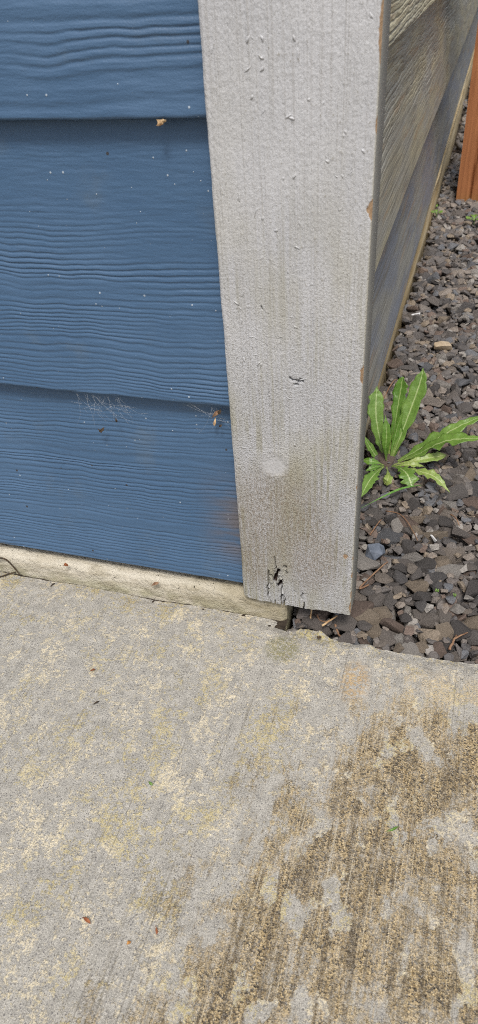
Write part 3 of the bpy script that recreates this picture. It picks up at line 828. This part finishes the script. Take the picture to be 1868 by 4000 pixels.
# ------------------------------------------------------------------ the weed
def leaf(pts, wid, roll, seed, mat, parent, name='leaf', wave=.16, shape='lance', fold=.18):
    """pts: centre line control points, wid: half width, roll: hint of which way the face looks"""
    r = np.random.default_rng(seed); n, m = 26, 9
    pts = np.array(pts, float)
    t = np.linspace(0, len(pts) - 1, n); i = np.clip(t.astype(int), 0, len(pts) - 2); f = (t - i)[:, None]
    p0 = pts[np.clip(i - 1, 0, len(pts) - 1)]; p1 = pts[i]; p2 = pts[i + 1]; p3 = pts[np.clip(i + 2, 0, len(pts) - 1)]
    c = .5 * (2 * p1 + (p2 - p0) * f + (2 * p0 - 5 * p1 + 4 * p2 - p3) * f ** 2 + (3 * p1 - p0 - 3 * p2 + p3) * f ** 3)
    tg = np.gradient(c, axis=0); tg /= np.linalg.norm(tg, axis=1)[:, None]
    side = np.cross(tg, np.array(roll, float)); side /= np.linalg.norm(side, axis=1)[:, None]
    nor = np.cross(side, tg)
    s = np.linspace(0, 1, n)
    if shape == 'lance': prof = .16 + .84 * sm(.08, .55, s); prof = prof * (1 - sm(.62, 1.0, s) ** 1.3 * .97)
    else: prof = .14 + .86 * sm(.15, .70, s); prof = prof * (1 - sm(.80, 1.0, s) ** 1.4 * .85)
    v = np.linspace(-1, 1, m)
    ph = r.uniform(0, 6, 2)
    edgeL = 1 + wave * np.sin(s * 34 + ph[0]) + (.05 + wave) * .8 * r.normal(size=n); edgeR = 1 + wave * np.sin(s * 31 + ph[1]) + (.05 + wave) * .8 * r.normal(size=n)
    wv = np.where(v[None] < 0, edgeL[:, None], edgeR[:, None]); wv = 1 + (wv - 1) * np.abs(v)[None]
    wmat = wid * prof[:, None] * v[None] * wv
    lift_ = wid * prof[:, None] * (fold * np.abs(v)[None] ** 1.2 + wave * .9 * np.abs(v)[None] ** 2 * np.sin(s[:, None] * 40 + ph[0] + 2 * np.sign(v)[None])) + wid * .10 * np.sin(s[:, None] * 60) * (1 - np.abs(v)[None])
    P = c[:, None] + wmat[..., None] * side[:, None] + lift_[..., None] * nor[:, None]
    th = .0003
    A = P.reshape(-1, 3); B = (P - th * nor[:, None]).reshape(-1, 3)
    F1 = gfaces(n, m, 0); F2 = gfaces(n, m, n * m, True)
    ring = np.concatenate([np.arange(m), np.arange(1, n) * m + m - 1, (n - 1) * m + np.arange(m - 2, -1, -1), np.arange(n - 2, 0, -1) * m]); k2 = np.roll(ring, -1)
    F3 = np.stack([ring, k2, k2 + n * m, ring + n * m], 1)
    loc = np.array(parent.location) if parent is not None else np.array([c[0, 0], c[0, 1], c[0, 2]])
    me = mesh_np(name, np.concatenate([A, B]) - loc, [F1, F2, F3], True)
    ac = np.tile(np.abs(v)[None], (n, 1)).ravel(); al = np.tile(s[:, None], (1, m)).ravel()
    fattr(me, 'across', np.concatenate([ac, ac])); fattr(me, 'along', np.concatenate([al, al]))
    o = link(name, me, parent, mat)
    if parent is None: o.location = loc.tolist()
    return o
wb = at(1512, 1815, 2, -.032); wy = wb.y
weed = empty('weed', (wb.x, wb.y, -.033)); tag(weed, 'bright green leafy weed rosette growing through the gravel beside the house', 'weed')
R2 = lambda u, v: (1300 + .4722 * u, 1350 + .472 * v)
def LP(*q): return [tuple(at(*R2(u, v), 1, wy + dy)) for (u, v, dy) in q]
FC = (-.05, -.75, .65)
def LZ(*q): return [tuple(at(*R2(u, v), 2, z)) for (u, v, z) in q]
leaf(LP((470, 970, 0), (545, 790, .008), (640, 540, .022), (725, 300, .034), (748, 185, .040)), 0.0090, FC, 1, MLEAF, weed, wave=.10)
leaf(LP((460, 975, .004), (490, 800, .014), (530, 560, .028), (560, 380, .04), (580, 258, .046)), 0.0074, (-.3, -.8, .5), 2, MLEAF2, weed, wave=.12, shape='spoon')
leaf(LP((440, 975, .003), (400, 820, .008), (360, 600, .018), (360, 430, .028), (368, 335, .034)), 0.0084, (.25, -.8, .5), 3, MLEAF, weed, wave=.12)
leaf(LP((445, 985, -.004), (440, 850, -.006), (445, 720, -.004), (436, 575, .002)), 0.0048, (.2, -.9, .3), 4, MLEAF2, weed, wave=.06)
leaf(LP((470, 970, .0), (500, 820, .006), (540, 660, .012), (588, 535, .016)), 0.0036, (.5, -.8, .2), 5, MLEAF2, weed, wave=.06)
leaf(LP((480, 975, .001), (520, 880, .006), (560, 740, .012), (572, 640, .014)), 0.0032, (-.4, -.8, .3), 6, MLEAF2, weed, wave=.06)
leaf(LP((490, 985, -.002), (640, 900, .0), (850, 780, .004), (1060, 660, .010), (1280, 570, .016)), 0.0080, (-.1, -.45, .9), 7, MLEAF, weed, wave=.18)
leaf(LP((500, 985, -.004), (700, 900, -.006), (900, 800, -.010), (1080, 770, -.014), (1300, 775, -.020)), 0.0076, (-.05, -.35, .95), 8, MLEAF, weed, wave=.20)
leaf(LZ((500, 985, -.022), (640, 960, -.014), (800, 930, -.010), (940, 905, -.012)), 0.0050, (0, -.5, .85), 9, MLEAF3, weed, wave=.08, shape='spoon')
leaf(LZ((490, 995, -.022), (560, 1015, -.013), (620, 1070, -.010), (655, 1170, -.018)), 0.0084, (.1, -.6, .8), 10, MLEAF, weed, wave=.20, shape='spoon')
leaf(LZ((560, 1010, -.018), (720, 1040, -.010), (850, 1090, -.010), (970, 1215, -.018)), 0.0048, (.1, -.5, .85), 11, MLEAF3, weed, wave=.18)
leaf(LZ((445, 1000, -.022), (458, 1060, -.014), (455, 1110, -.014), (425, 1142, -.020)), 0.0046, (0, -.7, .7), 12, MLEAF3, weed, wave=.12, shape='spoon')
leaf(LP((430, 985, .0), (370, 930, .002), (310, 840, .004), (255, 740, .006)), 0.0038, (.3, -.7, .6), 13, MLEAF, weed, wave=.08)
leaf(LZ((425, 1000, -.020), (350, 1060, -.010), (290, 1140, -.009), (225, 1270, -.014)), 0.0060, (.1, -.6, .8), 14, MLEAF, weed, wave=.12)
leaf(LZ((425, 990, -.020), (360, 965, -.014), (300, 955, -.012), (215, 950, -.016)), 0.0036, (.1, -.6, .8), 15, MLEAF2, weed, wave=.10)
leaf(LP((455, 980, .0), (470, 880, .006), (500, 760, .010), (520, 690, .012)), .0026, (.2, -.9, .3), 16, MLEAF3, weed, wave=.05)
leaf(LZ((500, 1000, -.022), (590, 985, -.016), (680, 985, -.014), (760, 1000, -.018)), .0030, (.1, -.5, .85), 17, MLEAF3, weed, wave=.15)
leaf(LZ((430, 995, -.022), (370, 1000, -.016), (320, 1015, -.015), (270, 1040, -.018)), .0032, (.1, -.5, .85), 18, MLEAF2, weed, wave=.15)
tube_obj('root_crown', [tube([(wb.x, wb.y, -.050), (wb.x + .001, wb.y - .003, -.034), (wb.x, wb.y - .004, -.026)], .0055, .0035, 8, 8, .0003, 3)], mat_simple('crown_purple', (.13, .07, .06), (.22, .15, .09), (300, 300, 300)), weed)

# paint flakes curling away beside the rot
rf = np.random.default_rng(23)
for (u, v, du, dv, hw) in ((322, 300, 8, 40, .0012), (388, 322, -6, -26, .0013), (372, 372, 10, 22, .0010), (310, 345, -4, 40, .0009), (410, 388, 6, 40, .0010), (418, 480, 8, -24, .0010), (308, 420, 3, 34, .0009), (340, 268, 6, -30, .0009), (430, 232, 12, 8, .0009), (392, 300, 12, 14, .0010)):
    a = at(*R7(u, v), 1, -.0002); b = at(*R7(u + du, v + dv), 1, -.0002); n_ = rf.uniform(.0010, .0022)
    fl = leaf([tuple(a), ((a.x + b.x) / 2, -n_ * .7, (a.z + b.z) / 2), (b.x + .0003, -n_ * 1.25, b.z)], hw, (rf.normal(0, .4), -1, .2), 300 + u, MC, None, 'paint_flake', wave=.12, shape='spoon', fold=.35)
    fl.data.attributes.remove(fl.data.attributes['across']); fattr(fl.data, 'rot', np.zeros(len(fl.data.vertices))); fattr(fl.data, 'bare', np.zeros(len(fl.data.vertices)))
    fl.data.transform(Matrix.Translation(fl.location)); fl.location = (0, 0, 0); fl.parent = cb; fl.matrix_parent_inverse = Matrix.Identity(4)

# grass blade and seedlings
def blade(pts, wd, lab, seed):
    o = leaf(pts, wd, (0, -.6, .8), seed, MGRASS, None, 'grass_blade', wave=.0, fold=.3)
    return tag(o, lab, 'grass')
gp = [gpt(*R2(230, 1370), lift=.002), gpt(*R2(400, 1310), lift=.008), gpt(*R2(560, 1250), lift=.010), gpt(*R2(740, 1200), lift=.006)]
blade(gp, .0010, 'single thin green grass blade arching over the gravel below the weed', 21)
def seedling(u, v, s, lab, seed, zz=None):
    p = gpt(u, v); root = empty('seedling', (p[0], p[1], p[2] - .006)); tag(root, lab, 'seedling', 'small green seedlings')
    tube_obj('stem', [tube([(p[0], p[1], p[2] - .006), (p[0] + .0005, p[1], p[2] + s * .4)], .0006, .0005, 6, 5)], MGRASS, root)
    r = random.Random(seed)
    for k in range(4):
        a = k * 1.57 + r.random(); c = np.array([p[0], p[1], p[2] + s * .35]); d = np.array([math.cos(a), math.sin(a), .35]) * s
        leaf([c, c + d * .5 + (0, 0, s * .12), c + d], s * .36, (0, -.2, 1), seed * 10 + k, MLEAF, root, wave=.05, shape='spoon')
for k, (u, v, s, lab) in enumerate([(1850, 880, .017, 'pale green seedling growing in front of the fence post'), (1705, 845, .012, 'small green seedling against the sill strip near the post'),
                                    (1715, 780, .010, 'tiny green sprout at the sill strip, level with the post foot'), (1706, 2312, .0020, 'tiny green sprout between dark stones below the white fragment'), (1775, 2330, .0016, 'tiny green sprout low among the stones near the slab edge')]):
    seedling(u, v, s, lab, 31 + k)

# ------------------------------------------------------------------ fence post
pb = at(1780, 795, 2, -.034)
px0, py0, PW = pb.x, pb.y, .089
post = empty('fence_post', (px0 + PW / 2, py0 + PW / 2, -.05)); tag(post, 'orange brown stained wooden fence post standing in the gravel', 'fence post')
# shaft with a drying check running up its front face
hz = np.concatenate([np.arange(-.06, .9, .006), np.linspace(.9, 1.6, 20)])
per = []
nE = 34
for k in range(nE + 1): per.append((k / nE * PW, 0))
for k in range(1, 9): per.append((PW, k / 8 * PW))
for k in range(1, 9): per.append((PW - k / 8 * PW, PW))
for k in range(1, 8): per.append((0, PW - k / 8 * PW))
per = np.array(per); m = len(per)
PX = px0 + per[None, :, 0] + 0 * hz[:, None]; PY = py0 + per[None, :, 1] + 0 * hz[:, None]; PZ = hz[:, None] + 0 * per[None, :, 0]
front = (per[None, :, 1] == 0)
ck = px0 + .029 + .0022 * np.sin(PZ * 9) + (vn(PZ * 60, 0 * PZ, 5) - .5) * .001
PY = PY + front * (.007 * np.exp(-((PX - ck) / .0017) ** 2) + (vn(PX * 260, PZ * 6, 7) - .5) * .0010)
PX = PX + (vn(PZ * 8, 0 * PZ, 9) - .5) * .0008
V = np.stack([PX, PY, PZ], 2).reshape(-1, 3)
i = np.arange(len(hz) - 1)[:, None] * m; j = np.arange(m)[None]; j2 = (j + 1) % m
F = np.stack([(i + j).ravel(), (i + j2).ravel(), (i + m + j2).ravel(), (i + m + j).ravel()], 1)
me = bpy.data.meshes.new('shaft')
me = mesh_np('shaft', V - np.array(post.location), [F], False)
bm = bmesh.new(); bm.from_mesh(me); bm.verts.ensure_lookup_table()
bm.faces.new([bm.verts[(len(hz) - 1) * m + k] for k in range(m)]); bm.faces.new([bm.verts[k] for k in range(m - 1, -1, -1)]); bm.to_mesh(me); bm.free()
link('shaft', me, post, MPOST)
bm = bmesh.new(); box(bm, (px0 - .006, py0 - .006, 1.6005), (px0 + PW + .006, py0 + PW + .006, 1.625)); me = bpy.data.meshes.new('cap'); bm.to_mesh(me); bm.free()
me.transform(Matrix.Translation(-post.location)); link('cap', me, post, MPOST)

# ------------------------------------------------------------------ plant bits on the slab, the ledge and in the cobwebs
def bit(name, pts, wd, mat, lab, cat, seed, roll=(0, -.1, 1), group=None, fold=.5):
    o = leaf(pts, wd, roll, seed, mat, None, name, wave=.10, fold=fold); return tag(o, lab, cat, group)
def sp(u, v, lift=.0012):
    q = at(u, v, 2, SZ + lift); return (q.x, q.y, SZ + lift)
bit('leaf_scrap', [sp(322, 3583), sp(338, 3592, .0022), sp(355, 3608)], .0010, MRED, 'rust red leaf scrap lying alone on the slab', 'leaf', 51)
bit('leaf_scrap', [sp(608, 3615), sp(612, 3635, .0018), sp(613, 3652)], .0006, MRED, 'slim brown leaf scrap standing on edge on the slab', 'leaf', 52)
bit('leaf_scrap', [sp(495, 3690), sp(503, 3682, .0018), sp(508, 3675)], .0010, mat_simple('orange_leaf', (.35, .16, .04), (.50, .25, .07)), 'tiny orange leaf fleck on the slab by the slim brown scrap', 'leaf', 53)
bit('leaf_scrap', [sp(352, 2620), sp(362, 2617, .0022), sp(372, 2612)], .0009, MRED, 'small brown bud scale on the grey slab near the siding', 'leaf', 54)
bit('pine_needle', [sp(1510, 3248), sp(1535, 3240, .0024), sp(1558, 3227)], .0007, MLEAF2, 'short green needle lying on the brown stained concrete', 'needle', 55)
bit('leaf_scrap', [sp(580, 3052), sp(588, 3060, .002), sp(596, 3068)], .0009, MLEAF2, 'curled dark green leaf fleck on the slab', 'leaf', 56)
bit('stem_scrap', [sp(362, 2752), sp(376, 2744, .0022), sp(388, 2738)], .0006, MDARK, 'dark curved stem scrap lying on the grey slab', 'stem', 57)
bit('leaf_scrap', [sp(1238, 2485, .002), sp(1246, 2490, .003), sp(1256, 2487, .002)], .0016, MDARK, 'dark brown scrap on the mossy broken slab corner', 'leaf', 58)
def fp(u, v, y): q = at(u, v, 1, y); return (q.x, q.y, q.z)
bit('leaf_scrap', [fp(248, 2210, .002), fp(257, 2205, .0012), fp(266, 2212, .002)], .0014, MRED, 'small brown leaf scrap stuck on the foundation ledge', 'leaf', 59, (0, -.7, .7))
bit('leaf_scrap', [fp(590, 2290, .002), fp(606, 2280, .001), fp(624, 2276, .002)], .0012, MTWIG, 'thin reddish scrap on the foundation face', 'leaf', 60, (0, -.7, .7))
# husk hanging in web under the upper lap
FR = (0, -1, .2)
hk = empty('dry_husk', fp(622, 470, .010)); tag(hk, 'pale tan husk hanging under the upper siding lap', 'husk')
leaf([fp(612, 466, .009), fp(622, 478, .006), fp(628, 491, .006)], .0019, FR, 61, MDRY, hk, 'scale', wave=.1, shape='spoon')
leaf([fp(628, 466, .009), fp(634, 474, .006), fp(641, 480, .007)], .0016, FR, 62, MDRY, hk, 'scale', wave=.1, shape='spoon')
# insect remains and scales at the lower lap
hk = empty('dry_husk', fp(850, 1615, .010)); tag(hk, 'dry brown husk with tan scale caught in web by the corner board', 'husk')
leaf([fp(828, 1632, .011), fp(842, 1618, .008), fp(858, 1602, .009)], .0013, FR, 63, MTWIG, hk, 'scale', wave=.1)
leaf([fp(843, 1630, .011), fp(840, 1648, .009), fp(837, 1665, .009)], .0009, FR, 64, MDRY, hk, 'scale', wave=.1)
leaf([fp(862, 1596, .010), fp(858, 1608, .007), fp(852, 1618, .008)], .0012, FR, 65, MDARK, hk, 'scale', wave=.1)
bit('dark_seed', [fp(383, 1674, .0095), fp(394, 1684, .0075), fp(408, 1668, .0085)], .0011, MDARK, 'dark crescent seed hanging lowest in the cobweb', 'seed', 66, FR)
bit('dark_seed', [fp(450, 1634, .0095), fp(455, 1642, .0080), fp(456, 1650, .0088)], .0009, MDARK, 'dark round seed caught in the cobweb', 'seed', 67, FR)
bit('dark_seed', [fp(856, 1668, .0105), fp(861, 1664, .0092), fp(866, 1658, .0100)], .0008, MDARK, 'small dark seed below the dry husk', 'seed', 68, FR)
# cobwebs
r = np.random.default_rng(5)
def web(name, u0, u1, vt, vb, n, lab, seed, ylo=.0135):
    r = np.random.default_rng(seed); tb = []
    for k in range(n):
        ua = r.uniform(u0, u1); ub = ua + r.normal(60, 60); va = vt(ua); vb_ = va + r.uniform(.25, 1) * vb
        a = np.array(fp(ua, va + 3, .0105)); b = np.array(fp(ub, vb_, ylo - .0035)); c = (a + b) / 2 + (r.normal(0, .002), -.0012, -.0022)
        tb.append(tube([a, c, b], .000026, .00002, 3, 8))
        if r.random() < .6:
            t = r.uniform(.3, .9); p = a * (1 - t) + b * t + (0, -.0005, 0); q = p + r.normal(0, 1, 3) * (.006, .0006, .005)
            tb.append(tube([p, (p + q) / 2, q], .00003, .00003, 3, 4))
    o = tube_obj(name, tb, MWEB); return tag(o, lab, 'cobweb')
web('cobweb', 290, 470, lambda u: 1499 + .107 * u, 150, 26, 'wispy cobweb hanging below the lower siding lap', 71)
web('cobweb', 700, 850, lambda u: 1499 + .107 * u, 120, 8, 'faint cobweb threads between the lap and the corner board', 72)
print('done')
